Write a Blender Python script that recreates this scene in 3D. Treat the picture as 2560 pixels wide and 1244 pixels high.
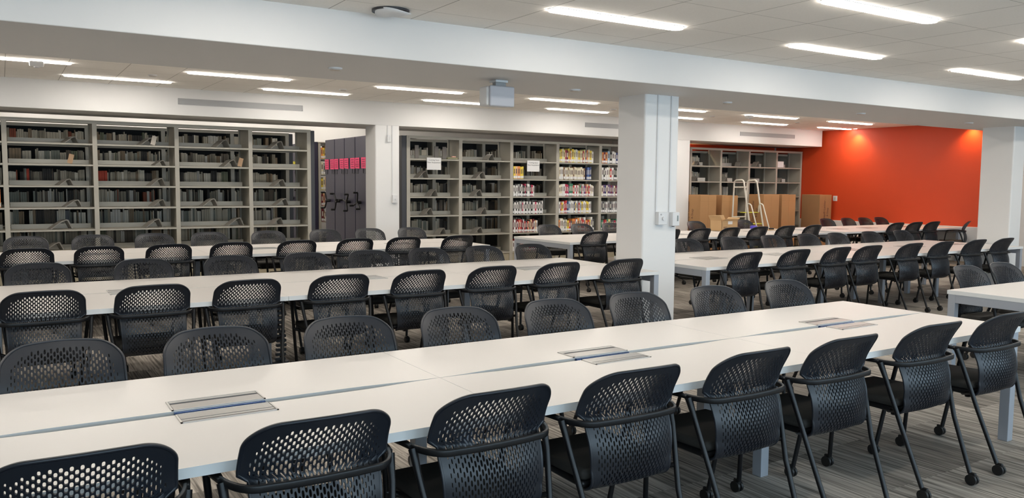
import bpy, bmesh, math, random
from math import sin, cos, pi, radians
from mathutils import Matrix, Vector
rnd = random.Random(7)
S = bpy.context.scene
C = S.collection
for o in list(bpy.data.objects): bpy.data.objects.remove(o)

# ------------------------------------------------------------------ camera
cd = bpy.data.cameras.new('camera'); cam = bpy.data.objects.new('camera', cd); C.objects.link(cam)
cd.sensor_width = 36; cd.sensor_fit = 'HORIZONTAL'; cd.lens = 36*2021.56/2560; cd.clip_end = 80; cd.clip_start = .02
cam.matrix_world = Matrix([[0.8458974, 0.0356685, -0.5321516, 0], [-0.5332743, 0.0728866, -0.8427966, 0], [0.0087254, 0.9967022, 0.0806757, 1.62], [0, 0, 0, 1]])
S.camera = cam
# ------------------------------------------------------------------ world, exposure
S.view_settings.view_transform = 'Standard'; S.view_settings.look = 'None'
S.view_settings.exposure = 0.09; S.view_settings.gamma = 1; S.view_settings.use_curve_mapping = False
W = bpy.data.worlds.new('sky'); S.world = W; W.use_nodes = True
W.node_tree.nodes['Background'].inputs[0].default_value = (.62, .78, 1, 1)
W.node_tree.nodes['Background'].inputs[1].default_value = 1.6
LAMP = 29.0       # ceiling lamp diffuser emission
DAY = 52         # daylight per window, watts
def area(name, loc, rot, sx, sy, power, col):
    l = bpy.data.lights.new(name, 'AREA'); l.shape = 'RECTANGLE'; l.size = sx; l.size_y = sy; l.energy = power; l.color = col
    o = bpy.data.objects.new(name, l); C.objects.link(o); o.location = loc; o.rotation_euler = rot; return o
WINX = [-3.6, -0.9, 1.8, 4.5, 7.2, 9.9, 12.6, 15.3]
for x in WINX:      # daylight entering by the windows behind the camera
    area('window_daylight', (x, -3.86, 1.75), (radians(90), 0, 0), 2.2, 1.7, DAY, (.62, .84, 1))

# ------------------------------------------------------------------ materials
MATS = {}
def mat(name, col, rough=.5, metal=0., var=0., vscale=8., bump=0., bscale=60., emit=None, spec=.5, coat=0):
    if name in MATS: return MATS[name]
    m = bpy.data.materials.new(name); m.use_nodes = True; nt = m.node_tree; b = nt.nodes['Principled BSDF']
    b.inputs['Base Color'].default_value = (*col, 1); b.inputs['Roughness'].default_value = rough
    b.inputs['Metallic'].default_value = metal; b.inputs['Specular IOR Level'].default_value = spec
    b.inputs['Coat Weight'].default_value = coat
    tc = nt.nodes.new('ShaderNodeTexCoord')
    if var:
        n = nt.nodes.new('ShaderNodeTexNoise'); n.inputs['Scale'].default_value = vscale; n.inputs['Detail'].default_value = 3
        nt.links.new(tc.outputs['Object'], n.inputs['Vector'])
        r = nt.nodes.new('ShaderNodeMapRange'); r.inputs['To Min'].default_value = 1-var; r.inputs['To Max'].default_value = 1+var
        nt.links.new(n.outputs['Fac'], r.inputs['Value'])
        mx = nt.nodes.new('ShaderNodeVectorMath'); mx.operation = 'SCALE'; mx.inputs[0].default_value = col
        nt.links.new(r.outputs[0], mx.inputs['Scale']); nt.links.new(mx.outputs[0], b.inputs['Base Color'])
    if bump:
        n = nt.nodes.new('ShaderNodeTexNoise'); n.inputs['Scale'].default_value = bscale
        nt.links.new(tc.outputs['Object'], n.inputs['Vector'])
        bp = nt.nodes.new('ShaderNodeBump'); bp.inputs['Strength'].default_value = bump; bp.inputs['Distance'].default_value = .01
        nt.links.new(n.outputs['Fac'], bp.inputs['Height']); nt.links.new(bp.outputs[0], b.inputs['Normal'])
    if emit:
        b.inputs['Emission Color'].default_value = (*emit[0], 1); b.inputs['Emission Strength'].default_value = emit[1]
    MATS[name] = m; return m
white = mat('painted_wall', (.675, .665, .65), .6, var=.02, vscale=2)
M_col = mat('column_paint', (.79, .78, .765), .5, var=.02, vscale=2)
M_wallb = mat('bright_wall', (.88, .87, .85), .6, var=.02, vscale=2)
M_orange = mat('orange_wall_paint', (.58, .055, .010), .55, var=.04, vscale=3)
M_top = mat('laminate_white', (.715, .685, .655), .38, var=.015, vscale=3)
M_edge = mat('laminate_edge', (.74, .75, .74), .45)
M_alu = mat('silver_paint', (.42, .45, .50), .4, metal=.3)
M_steel = mat('brushed_steel', (.62, .61, .59), .42, metal=.8)
M_dark = mat('dark_slot', (.03, .03, .035), .5)
M_lid = mat('lid_aluminium', (.46, .45, .435), .33, metal=.75)
M_blue = mat('blue_anodised', (.03, .07, .19), .25, metal=.6)
M_shell = mat('black_shell_plastic', (.0095, .0125, .019), .38, spec=.6)
M_frame = mat('black_frame', (.006, .006, .007), .38, spec=.4)
M_seat = mat('seat_fabric', (.034, .031, .027), .8, var=.2, vscale=200)
M_rub = mat('caster_rubber', (.008, .008, .008), .5)
M_shelf = mat('shelf_steel_paint', (.41, .385, .325), .5, var=.03, vscale=3)
M_ind = mat('indigo_end_panel', (.034, .031, .058), .42, var=.05, vscale=3)
M_char = mat('charcoal_end_panel', (.045, .047, .055), .5)
M_lip = mat('shelf_stop_paint', (.40, .38, .325), .45)
M_bend = mat('bookend_steel', (.24, .225, .20), .45, metal=.2)
M_vent = mat('vent_grey', (.36, .36, .36), .5)
M_plas = mat('white_plastic', (.72, .72, .72), .45)
M_spk = mat('speaker_grey', (.46, .47, .51), .55)
M_pink = mat('pink_paper', (.85, .07, .19), .7)
M_yel = mat('yellow_paper', (.80, .72, .05), .7)
M_paper = mat('white_paper', (.80, .79, .78), .7)
M_ink = mat('ink', (.03, .03, .03), .6)
M_inkp = mat('ink_on_pink', (.30, .02, .06), .6)
M_lamp = mat('lamp_diffuser', (.9, .9, .88), .5, emit=((1, .93, .84), LAMP))
M_carda = mat('cardboard', (.44, .235, .10), .75, var=.06, vscale=5)
M_cardb = mat('cardboard_dark', (.36, .19, .085), .75, var=.06, vscale=5)
M_print = mat('carton_print', (.10, .045, .03), .8)
M_lad = mat('ladder_enamel', (.66, .62, .54), .35)
M_ystep = mat('yellow_tread', (.62, .62, .06), .5)
M_vio = mat('violet_plastic', (.10, .07, .55), .4)
M_deck = mat('deck_beige', (.36, .32, .23), .6)

def ceiling_mat():
    m = bpy.data.materials.new('ceiling_tiles'); m.use_nodes = True; nt = m.node_tree; b = nt.nodes['Principled BSDF']; b.inputs['Roughness'].default_value = .8
    tc = nt.nodes.new('ShaderNodeTexCoord'); sp = nt.nodes.new('ShaderNodeSeparateXYZ'); nt.links.new(tc.outputs['Object'], sp.inputs[0])
    def grid(out, off, pitch, w):
        a = nt.nodes.new('ShaderNodeMath'); a.operation = 'SUBTRACT'; nt.links.new(out, a.inputs[0]); a.inputs[1].default_value = off
        p = nt.nodes.new('ShaderNodeMath'); p.operation = 'PINGPONG'; nt.links.new(a.outputs[0], p.inputs[0]); p.inputs[1].default_value = pitch/2
        l = nt.nodes.new('ShaderNodeMath'); l.operation = 'LESS_THAN'; nt.links.new(p.outputs[0], l.inputs[0]); l.inputs[1].default_value = w
        return l.outputs[0]
    gx = grid(sp.outputs[0], .10, .647, .0045); gy = grid(sp.outputs[1], 4.14, .63, .0028)
    mx = nt.nodes.new('ShaderNodeMath'); mx.operation = 'MAXIMUM'; nt.links.new(gx, mx.inputs[0]); nt.links.new(gy, mx.inputs[1])
    n = nt.nodes.new('ShaderNodeTexNoise'); n.inputs['Scale'].default_value = 90; nt.links.new(tc.outputs['Object'], n.inputs[0])
    r = nt.nodes.new('ShaderNodeMapRange'); r.inputs['To Min'].default_value = .95; r.inputs['To Max'].default_value = 1.05; nt.links.new(n.outputs['Fac'], r.inputs['Value'])
    v = nt.nodes.new('ShaderNodeVectorMath'); v.operation = 'SCALE'; v.inputs[0].default_value = (.93, .895, .84); nt.links.new(r.outputs[0], v.inputs['Scale'])
    c = nt.nodes.new('ShaderNodeMix'); c.data_type = 'RGBA'; nt.links.new(mx.outputs[0], c.inputs['Factor']); nt.links.new(v.outputs[0], c.inputs['A']); c.inputs['B'].default_value = (.50, .47, .43, 1)
    nt.links.new(c.outputs['Result'], b.inputs['Base Color']); return m
def carpet_mat():
    m = bpy.data.materials.new('carpet_tiles'); m.use_nodes = True; nt = m.node_tree; b = nt.nodes['Principled BSDF']; b.inputs['Roughness'].default_value = .95
    b.inputs['Specular IOR Level'].default_value = .1
    tc = nt.nodes.new('ShaderNodeTexCoord')
    mp = nt.nodes.new('ShaderNodeMapping'); mp.inputs['Scale'].default_value = (1/.5, 1/.62, 1); nt.links.new(tc.outputs['Object'], mp.inputs[0])
    fl = nt.nodes.new('ShaderNodeVectorMath'); fl.operation = 'FLOOR'; nt.links.new(mp.outputs[0], fl.inputs[0])
    wn = nt.nodes.new('ShaderNodeTexWhiteNoise'); nt.links.new(fl.outputs[0], wn.inputs[0])
    ad = nt.nodes.new('ShaderNodeVectorMath'); ad.operation = 'ADD'; nt.links.new(tc.outputs['Object'], ad.inputs[0]); nt.links.new(wn.outputs['Color'], ad.inputs[1])
    m2 = nt.nodes.new('ShaderNodeMapping'); m2.inputs['Scale'].default_value = (62, 2.2, 1); nt.links.new(ad.outputs[0], m2.inputs[0])
    n = nt.nodes.new('ShaderNodeTexNoise'); n.inputs['Scale'].default_value = 1; n.inputs['Detail'].default_value = 3; nt.links.new(m2.outputs[0], n.inputs[0])
    s = nt.nodes.new('ShaderNodeMapRange'); s.inputs['From Min'].default_value = .33; s.inputs['From Max'].default_value = .67; s.inputs['To Min'].default_value = .4; s.inputs['To Max'].default_value = 1.5; nt.links.new(n.outputs['Fac'], s.inputs['Value'])
    t = nt.nodes.new('ShaderNodeMapRange'); t.inputs['To Min'].default_value = .50; t.inputs['To Max'].default_value = 1.35; nt.links.new(wn.outputs['Value'], t.inputs['Value'])
    mu = nt.nodes.new('ShaderNodeMath'); mu.operation = 'MULTIPLY'; nt.links.new(s.outputs[0], mu.inputs[0]); nt.links.new(t.outputs[0], mu.inputs[1])
    v = nt.nodes.new('ShaderNodeVectorMath'); v.operation = 'SCALE'; v.inputs[0].default_value = (.30, .272, .240); nt.links.new(mu.outputs[0], v.inputs['Scale'])
    nt.links.new(v.outputs[0], b.inputs['Base Color'])
    bp = nt.nodes.new('ShaderNodeBump'); bp.inputs['Strength'].default_value = .4; bp.inputs['Distance'].default_value = .004; nt.links.new(n.outputs['Fac'], bp.inputs['Height']); nt.links.new(bp.outputs[0], b.inputs['Normal'])
    return m
M_ceil = ceiling_mat(); M_carp = carpet_mat()

# ------------------------------------------------------------------ mesh helpers
class MB:
    def __init__(s): s.v = []; s.f = []; s.m = []; s.sm = []
    def add(s, vs, fs, mi=0, smooth=False):
        k = len(s.v); s.v += [tuple(p) for p in vs]
        for f in fs: s.f.append(tuple(i+k for i in f)); s.m.append(mi); s.sm.append(smooth)
        return s
    def box(s, x0, x1, y0, y1, z0, z1, mi=0, M=None):
        vs = [Vector((x, y, z)) for z in (z0, z1) for y in (y0, y1) for x in (x0, x1)]
        if M: vs = [M @ v for v in vs]
        return s.add(vs, [(0, 2, 3, 1), (4, 5, 7, 6), (0, 1, 5, 4), (2, 6, 7, 3), (0, 4, 6, 2), (1, 3, 7, 5)], mi)
    def bbox(s, x0, x1, y0, y1, z0, z1, r=.005, mi=0, seg=2, M=None):   # box with bevelled edges
        bm = bmesh.new(); bmesh.ops.create_cube(bm, size=1)
        for v in bm.verts: v.co = Vector(((x0+x1)/2+v.co.x*(x1-x0), (y0+y1)/2+v.co.y*(y1-y0), (z0+z1)/2+v.co.z*(z1-z0)))
        bmesh.ops.bevel(bm, geom=bm.edges[:], offset=r, segments=seg, affect='EDGES', profile=.5)
        if M: bm.transform(M)
        bm.verts.index_update()
        s.add([v.co.copy() for v in bm.verts], [[v.index for v in f.verts] for f in bm.faces], mi, seg > 2); bm.free(); return s
    def tube(s, pts, r, n=8, mi=0, flat=None, caps=True):
        # sweep an ellipse (r or (ra, rb)) along pts; flat = up direction for ra
        pts = [Vector(p) for p in pts]; vs = []; N = len(pts)
        up = Vector(flat) if flat else None; prev = None
        for i, p in enumerate(pts):
            t = (pts[min(i+1, N-1)]-pts[max(i-1, 0)]).normalized()
            if up is not None: a = (up - t*up.dot(t)).normalized()
            elif prev is None:
                a = Vector((0, 0, 1)) if abs(t.z) < .9 else Vector((1, 0, 0)); a = (a-t*a.dot(t)).normalized()
            else: a = (prev-t*prev.dot(t)).normalized()
            prev = a; b = t.cross(a); rr = r[i] if isinstance(r, list) else r
            ra, rb = rr if isinstance(rr, tuple) else (rr, rr)
            for k in range(n):
                th = 2*pi*(k+.5)/n; ca, sa = cos(th), sin(th)
                if flat: e = .55; ca = math.copysign(abs(ca)**e, ca); sa = math.copysign(abs(sa)**e, sa)
                vs.append(p+a*ca*ra+b*sa*rb)
        fs = [(i*n+k, i*n+(k+1) % n, (i+1)*n+(k+1) % n, (i+1)*n+k) for i in range(N-1) for k in range(n)]
        s.add(vs, fs, mi, True)
        if caps: s.add(vs[:n], [tuple(range(n-1, -1, -1))], mi); s.add(vs[-n:], [tuple(range(n))], mi)
        return s
    def cyl(s, c, r, h, axis='z', n=20, mi=0, r2=None):
        r2 = r if r2 is None else r2; c = Vector(c); A = {'x': ((0, 1, 0), (0, 0, 1), (1, 0, 0)), 'y': ((0, 0, 1), (1, 0, 0), (0, 1, 0)), 'z': ((1, 0, 0), (0, 1, 0), (0, 0, 1))}[axis]
        a, b, t = map(Vector, A); lo = [c-t*h/2+(a*cos(2*pi*k/n)+b*sin(2*pi*k/n))*r for k in range(n)]; hi = [c+t*h/2+(a*cos(2*pi*k/n)+b*sin(2*pi*k/n))*r2 for k in range(n)]
        s.add(lo+hi, [(k, (k+1) % n, n+(k+1) % n, n+k) for k in range(n)], mi, True)
        s.add(lo, [tuple(range(n-1, -1, -1))], mi); s.add(hi, [tuple(range(n))], mi); return s
    def prism(s, poly, y0, y1, mi=0, M=None):      # poly in x,z extruded along y
        n = len(poly); vs = [Vector((x, y0, z)) for x, z in poly]+[Vector((x, y1, z)) for x, z in poly]
        if M: vs = [M @ v for v in vs]
        return s.add(vs, [tuple(range(n)), tuple(range(2*n-1, n-1, -1))]+[(i, n+i, n+(i+1) % n, (i+1) % n) for i in range(n)], mi)
    def mesh(s, name, mats):
        me = bpy.data.meshes.new(name); me.from_pydata(s.v, [], s.f)
        for m in (mats if isinstance(mats, (list, tuple)) else [mats]): me.materials.append(m)
        me.polygons.foreach_set('material_index', s.m); me.polygons.foreach_set('use_smooth', s.sm); me.update(); return me
    def build(s, name, mats, parent=None, loc=None):
        o = bpy.data.objects.new(name, s.mesh(name, mats)); C.objects.link(o)
        if parent: o.parent = parent
        if loc: o.location = loc
        return o
def tag(o, label=None, cat=None, group=None, kind=None):
    if label: o['label'] = label
    if cat: o['category'] = cat
    if group: o['group'] = group
    if kind: o['kind'] = kind
    return o
def empty(name, loc, label, cat, group=None, rz=0):
    o = bpy.data.objects.new(name, None); C.objects.link(o); o.location = loc; o.rotation_euler = (0, 0, rz); o.empty_display_size = .1
    return tag(o, label, cat, group)
def struct(name, mb, m): return tag(mb.build(name, m), kind='structure')
def copy_tree(o, parent=None):
    c = o.copy(); C.objects.link(c); c.parent = parent
    for ch in o.children: copy_tree(ch, c)
    return c
def text_mesh(txt, size, mtl, name, M, parent=None, extrude=.0004, align='LEFT', sx=1.0):
    cu = bpy.data.curves.new(name, 'FONT'); cu.body = txt; cu.size = size; cu.extrude = extrude; cu.align_x = align; cu.align_y = 'CENTER'; cu.resolution_u = 2
    t = bpy.data.objects.new(name, cu); C.objects.link(t); bpy.context.view_layer.update()
    me = bpy.data.meshes.new_from_object(t.evaluated_get(bpy.context.evaluated_depsgraph_get())); me.name = name
    bpy.data.objects.remove(t); me.transform(Matrix.Diagonal((sx, 1, 1, 1))); me.transform(M); me.materials.clear(); me.materials.append(mtl)
    o = bpy.data.objects.new(name, me); C.objects.link(o); o.parent = parent; return o
ORD = ['first', 'second', 'third', 'fourth', 'fifth', 'sixth', 'seventh', 'eighth', 'ninth', 'tenth', 'eleventh', 'twelfth']

# ------------------------------------------------------------------ building shell
X0, X1, Y0, Y1 = -5.2, 17.875, -4.0, 21.9  # back zone (right wall, rear ceiling, bulkhead, shelving) scaled up about the camera
ZF, ZB = 2.861, 3.03           # front and back ceiling heights
struct('floor', MB().box(X0-.2, X1+.3, Y0-.2, Y1+.2, -.12, 0), M_carp)
struct('ceiling', MB().box(X0-.2, X1+.3, Y0-.2, 5.90, ZF, ZF+.25), M_ceil)
struct('ceiling', MB().box(X0-.2, X1+.3, 7.05, 14.3, ZB, ZB+.1), M_ceil)
struct('ceiling', MB().box(X0-.2, X1+.3, 14.3, Y1+.2, 3.9, 4.0), M_ceil)  # set high so the unseen added lamps light the far wall
struct('trim_1', MB().bbox(X0-.01, X1+.01, 5.735, 7.22, 2.553, ZB+.05, .006, seg=2), white)      # the deep ceiling beam
struct('trim_2', MB().bbox(X0-.01, 17.76, 13.36, 14.48, 2.62, 4.05, .006), white)              # bulkhead over the shelving
struct('wall_left', MB().box(X0-.2, X0, Y0-.2, Y1+.2, 0, 4), M_wallb)
struct('wall_far', MB().box(X0, X1+.3, Y1, Y1+.2, 0, 4), M_wallb)
struct('wall_right', MB().box(X1, X1+.2, 9.2, 14.9, .765, 4), M_orange)
struct('wall_right_rear', MB().box(X1, X1+.2, 14.9, Y1, 0, 4), white)
struct('wall_right_front', MB().box(X1, X1+.2, Y0, 9.2, 0, ZB), white)
struct('trim_3', MB().bbox(X1-.05, X1+.2, 9.15, 14.9, 0, .765, .006), white)                       # low white ledge wall under the orange
struct('wall_alcove', MB().box(13.16, X1, 14.95, 15.1, 0, 4), M_orange)                         # orange wall behind the last range
struct('wall_alcove_side', MB().box(13.1, 13.16, 14.2, 15.1, 0, 4), white)
# window wall behind the camera
wb = MB(); edges = [X0]
for x in WINX: edges += [x-1.1, x+1.1]
edges.append(X1+.2)
for i in range(0, len(edges), 2): wb.box(edges[i], edges[i+1], Y0-.2, Y0, 0, ZF)
for x in WINX: wb.box(x-1.1, x+1.1, Y0-.2, Y0, 0, .85); wb.box(x-1.1, x+1.1, Y0-.2, Y0, 2.65, ZF)
struct('wall_front', wb, M_wallb)
glass = bpy.data.materials.new('window_glass'); glass.use_nodes = True; gb = glass.node_tree.nodes['Principled BSDF']
gb.inputs['Transmission Weight'].default_value = 1; gb.inputs['Roughness'].default_value = 0; gb.inputs['IOR'].default_value = 1.05
for i, x in enumerate(WINX):
    w = MB()
    for a, b in ((x-1.1, x-1.05), (x+1.05, x+1.1), (x-.02, x+.02)): w.box(a, b, Y0-.12, Y0-.04, .85, 2.65)
    w.box(x-1.1, x+1.1, Y0-.12, Y0-.04, .85, .9); w.box(x-1.1, x+1.1, Y0-.12, Y0-.04, 2.6, 2.65)
    o = tag(w.build('window_%d' % (i+1), M_alu), kind='structure')
    MB().box(x-1.08, x+1.08, Y0-.09, Y0-.082, .87, 2.63).build('pane', glass, o)

# columns
def column(x0, x1, y0, y1, z1, n):
    bm = bmesh.new(); bmesh.ops.create_cube(bm, size=1)
    for v in bm.verts: v.co = Vector(((x0+x1)/2+v.co.x*(x1-x0), (y0+y1)/2+v.co.y*(y1-y0), z1/2+v.co.z*z1))
    ed = [e for e in bm.edges if abs(e.verts[0].co.z-e.verts[1].co.z) > .5]
    bmesh.ops.bevel(bm, geom=ed, offset=.022, segments=3, affect='EDGES', profile=.5)
    me = bpy.data.meshes.new('column'); bm.to_mesh(me); bm.free(); me.materials.append(M_col)
    o = bpy.data.objects.new('column', me); C.objects.link(o); return tag(o, kind='structure')
column(5.66, 6.14, 6.41, 6.85, 2.56, 1)
column(5.585, 6.045, 13.365, 13.83, 2.63, 2)
column(12.70, 13.16, 13.365, 14.2, 2.63, 3)
column(13.07, 13.40, 6.41, 6.90, 2.56, 4)
column(13.03, 13.10, 6.90, 6.97, .1, 5) if False else None

# conduits and boxes on the columns
def wallbox(name, x0, x1, yf, z0, z1, depth, label, cat, extra=None):
    o = MB().bbox(x0, x1, yf-depth, yf, z0, z1, .006, seg=2).build(name, M_plas); tag(o, label, cat)
    if extra: extra(o)
    return o
def conduit(x, yf, z0, z1, label):
    o = MB().box(x-.009, x+.009, yf-.014, yf, z0, z1).build('cable_raceway', M_plas); tag(o, label, 'cable cover'); return o
conduit(5.833, 6.41, 1.34, 2.553, 'white vertical raceway on the centre column above the dome sensor')
conduit(6.022, 6.41, 1.335, 2.553, 'white vertical raceway on the centre column above the thermostat')
def knob(o): MB().cyl((5.895, 6.348, 1.268), .02, .02, 'y').build('sensor_dome', M_plas, o); MB().box(5.855, 5.872, 6.3535, 6.3555, 1.300, 1.315).build('indicator', M_vent, o)
wallbox('wall_sensor', 5.83, 5.955, 6.41, 1.200, 1.335, .055, 'white box with round dome sensor on front of the centre column', 'sensor', knob)
def lcd(o): MB().box(6.092, 6.108, 6.351, 6.3545, 1.235, 1.295).build('display', mat('lcd', (.25, .28, .27), .3), o); MB().box(6.04, 6.06, 6.36, 6.38, 1.176, 1.184).build('vent_slot', M_dark, o)
wallbox('thermostat', 6.03, 6.13, 6.41, 1.184, 1.330, .055, 'white thermostat with small grey display on front of the centre column', 'thermostat', lcd)
conduit(5.816, 13.365, 2.457, 2.62, 'short white raceway at top of the rear column above the small switch box')
conduit(5.906, 13.365, 1.40, 2.62, 'long thin white raceway on the rear column beside the indigo shelving')
wallbox('switch_box', 5.80, 5.868, 13.365, 2.33, 2.455, .04, 'small white box high on the rear column', 'switch box', lambda o: MB().box(5.83, 5.845, 13.318, 13.326, 2.37, 2.42).build('switch', M_plas, o))
wallbox('wall_sensor', 5.892, 5.985, 13.365, 1.255, 1.40, .05, 'white box with round sensor low on the rear column beside the charcoal end panel', 'sensor', lambda o: MB().cyl((5.95, 13.31, 1.32), .017, .02, 'y').build('sensor_dome', M_plas, o))
o = MB().bbox(X1-.012, X1, 12.93, 13.05, 1.25, 1.38, .003).build('wall_outlet', M_plas); tag(o, 'white wall plate on the orange wall beside the rightmost carton', 'wall plate')
MB().box(X1-.016, X1-.011, 12.97, 13.01, 1.28, 1.35).build('rocker', mat('plate_grey', (.5, .45, .38), .5), o)

# linear grilles on the bulkhead
for (a, b, lab) in ((2.35, 4.295, 'long grey linear air grille on the bulkhead above the left shelving'), (10.18, 12.2, 'long grey linear air grille on the bulkhead partly behind the centre column'), (14.75, 16.69, 'long grey linear air grille on the bulkhead nearest the orange wall')):
    g = empty('air_grille', (0, 0, 0), lab, 'air vent', 'linear grilles')
    f = MB(); f.box(a, b, 13.350, 13.36, 2.787, 2.795); f.box(a, b, 13.350, 13.36, 2.871, 2.88); f.box(a, a+.01, 13.35, 13.36, 2.787, 2.88); f.box(b-.01, b, 13.35, 13.36, 2.787, 2.88); f.build('grille_frame', M_vent, g)
    f = MB(); f.box(a+.01, b-.01, 13.356, 13.36, 2.795, 2.871)
    for k in range(4): f.box(a+.01, b-.01, 13.351, 13.357, 2.803+k*.017, 2.812+k*.017)
    f.build('louvre', M_vent, g)

# ------------------------------------------------------------------ ceiling lamps
def capsule(x0, x1, yc, w, n=8):
    r = w/2; p = []
    for k in range(n+1): a = -pi/2+pi*k/n; p.append((x1-r+r*cos(a), yc+r*sin(a)))
    for k in range(n+1): a = pi/2+pi*k/n; p.append((x0+r+r*cos(a), yc+r*sin(a)))
    return p
def lamp(x0, x1, yc, zc, w, label):
    t = empty('ceiling_light', ((x0+x1)/2, yc, zc), label, 'ceiling light', 'linear ceiling lights' if 'left' in label or 'beam' in label[:46] else 'unseen ceiling lights'); cx = (x0+x1)/2
    def cap(w2, z0, z1):
        p = capsule(x0-cx-(w2-w)/2, x1-cx+(w2-w)/2, 0, w2); n = len(p)
        return MB().add([(x, y, z0) for x, y in p]+[(x, y, z1) for x, y in p], [tuple(range(n-1, -1, -1)), tuple(range(n, 2*n))]+[(i, (i+1) % n, n+(i+1) % n, n+i) for i in range(n)])
    cap(w+.014, -.004, .03).build('trim_ring', M_plas, t)
    cap(w, -.016, .0).build('diffuser', M_lamp, t)
fl = [(3.345, 4.615, 4.82, 'leftmost of those before the beam'), (4.69, 5.965, 3.55, 'the nearest, cut by the top edge'),
      (5.93, 7.215, 4.82, 'middle of the row before the beam'), (8.53, 9.85, 4.83, 'rightmost of those before the beam')]
for a, b, y, l in fl: lamp(a, b, y, ZF, .108, 'glowing linear ceiling light, '+l)
for a, y in ((.75, 4.82), (-1.9, 4.82), (11.1, 4.82), (13.7, 4.82), (2.1, 3.55), (7.3, 3.55), (-.6, 3.55), (9.9, 3.55), (12.5, 3.55), (3.4, 1.2), (8.5, 1.2)):  # unseen lamps added beyond the visible ones to light the front
    lamp(a, a+1.28, y, ZF, .125, 'glowing linear ceiling light of the front bay, outside the view')
RA = [(-.58, .78), (2.11, 3.46), (4.76, 6.18), (7.47, 8.86), (10.10, 11.48), (12.62, 14.15), (15.25, 16.72)]
RB = [(.775, 2.13), (3.44, 4.80), (6.15, 7.55), (8.72, 10.15), (11.32, 12.72), (13.98, 15.42), (16.6, 17.80)]
for i, (a, b) in enumerate(RA): lamp(a, b, 11.30, ZB, .13, 'glowing linear ceiling light behind beam, nearer row, %s from left' % ORD[i])
for i, (a, b) in enumerate(RB): lamp(a, b, 12.60, ZB, .13, 'glowing linear ceiling light behind beam, farther row, %s from left' % ORD[i])
for a, y in ((-3.3, 11.3), (-1.9, 12.6), (-3, 8.6), (0, 8.6), (3, 8.6), (6.5, 8.6), (9.5, 8.6), (12.5, 8.6), (15.5, 8.6)):  # hidden lamps added for more light, mostly behind the beam
    lamp(a, a+1.3, y, ZB, .13, 'glowing linear ceiling light just behind the wide beam, hidden from view')
for a, y in ((-3, 16.5), (.5, 16.5), (4.8, 16.5), (9, 16.5), (-3, 19.5), (.5, 19.5), (4.8, 19.5), (9, 19.5), (2.6, 18), (6.9, 18), (2.6, 19.5), (6.9, 19.5), (4.8, 21.0), (7.2, 21.0), (2.4, 21.0), (0, 21.0), (4.9, 17.6), (4.9, 15.6)):  # unseen lamps added to brighten the stacks and far wall
    lamp(a, a+1.3, y, 3.9, .13, 'glowing linear ceiling light over the rear stacks')
# orange wall washers: small recessed downlights
def downlight(x, y, z, label, power, col):
    t = empty('wall_washer', (x, y, z), label, 'downlight', 'wall washer downlights')
    MB().cyl((0, 0, -.003), .055, .006).build('trim_ring', M_plas, t)
    MB().cyl((0, 0, -.007), .036, .004).build('lens', M_lamp, t)
    l = bpy.data.lights.new('washer_bulb', 'SPOT'); l.energy = power; l.color = col; l.spot_size = radians(115); l.spot_blend = .9; l.shadow_soft_size = .03
    o = bpy.data.objects.new('washer_bulb', l); C.objects.link(o); o.parent = t; o.location = (0, 0, -.03); return t
downlight(17.73, 12.40, ZB, 'small recessed downlight washing the orange wall near the shelving', 55, (1, .66, .28))
downlight(17.73, 9.62, ZB, 'small recessed downlight washing the orange wall near the right column', 55, (1, .66, .28))
downlight(14.3, 14.86, 3.0, 'small recessed downlight washing the orange alcove wall above the shelving', 70, (1, .74, .42))

# sprinkler covers, sensors, detector, speaker
for k, (x, y, z, l) in enumerate([(2.36, 6.48, 2.553, 'under the beam, left end'), (4.85, 6.54, 2.553, 'under the beam left of the centre column'), (6.95, 6.5, 2.553, 'under the beam right of the centre column'),
                         (9.32, 6.45, 2.553, 'under the beam toward the right'), (11.87, 6.46, 2.553, 'under the beam beside the right column'),
                         (1.78, 11.9, ZB, 'on the rear ceiling at far left'), (4.47, 11.95, ZB, 'on the rear ceiling between lamps at left'), (9.81, 12.0, ZB, 'on the rear ceiling left of the centre column'),
                         (12.36, 11.95, ZB, 'on the rear ceiling right of the centre column'), (15.01, 11.95, ZB, 'on the rear ceiling near the orange wall')]):
    o = MB().cyl((0, 0, -.006), .055, .012, r2=.058).build('sprinkler_cover', M_plas, None, (x, y, z)); tag(o, 'small flat round sprinkler cover '+l, 'sprinkler cover', 'sprinkler covers')
    MB().cyl((0, 0, -.016), .045, .008).build('cap_plate', mat('cover_plate', (.55, .5, .44), .4), o)
for x, y, l in ((.41, 11.22, 'hanging over the leftmost rear lamp'), (12.66, 11.24, 'at left end of a rear lamp right of the centre column')):
    o = MB().bbox(-.075, .075, -.05, .05, -.06, 0, .015, seg=3).build('occupancy_sensor', M_plas, None, (x, y, ZB-.0205)); tag(o, 'small white ceiling sensor '+l, 'sensor')
    MB().cyl((0, 0, -.066), .03, .014).build('lens', M_plas, o)
t = empty('smoke_detector', (2.43, 5.52, ZF), 'round white ceiling detector with loose lifted cover and dark gap, in front of the beam', 'smoke detector')
MB().cyl((0, 0, -.008), .135, .016, n=32).build('recess_ring', M_dark, t)
n = 40; vs = [(0, 0, -.034)]
for rr, dz in ((.075, -.036), (.13, -.026)):
    for k in range(n):
        a = 2*pi*k/n; vs.append((rr*cos(a)+.01, rr*sin(a)-.02, dz+(.012*sin(2*a+.6) if rr > .1 else 0)))
fs = [(0, 1+(k+1) % n, 1+k) for k in range(n)]+[(1+k, 1+(k+1) % n, 1+n+(k+1) % n, 1+n+k) for k in range(n)]
vs2 = vs+[(x, y, z+.008) for x, y, z in vs]; m_ = len(vs)
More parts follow.
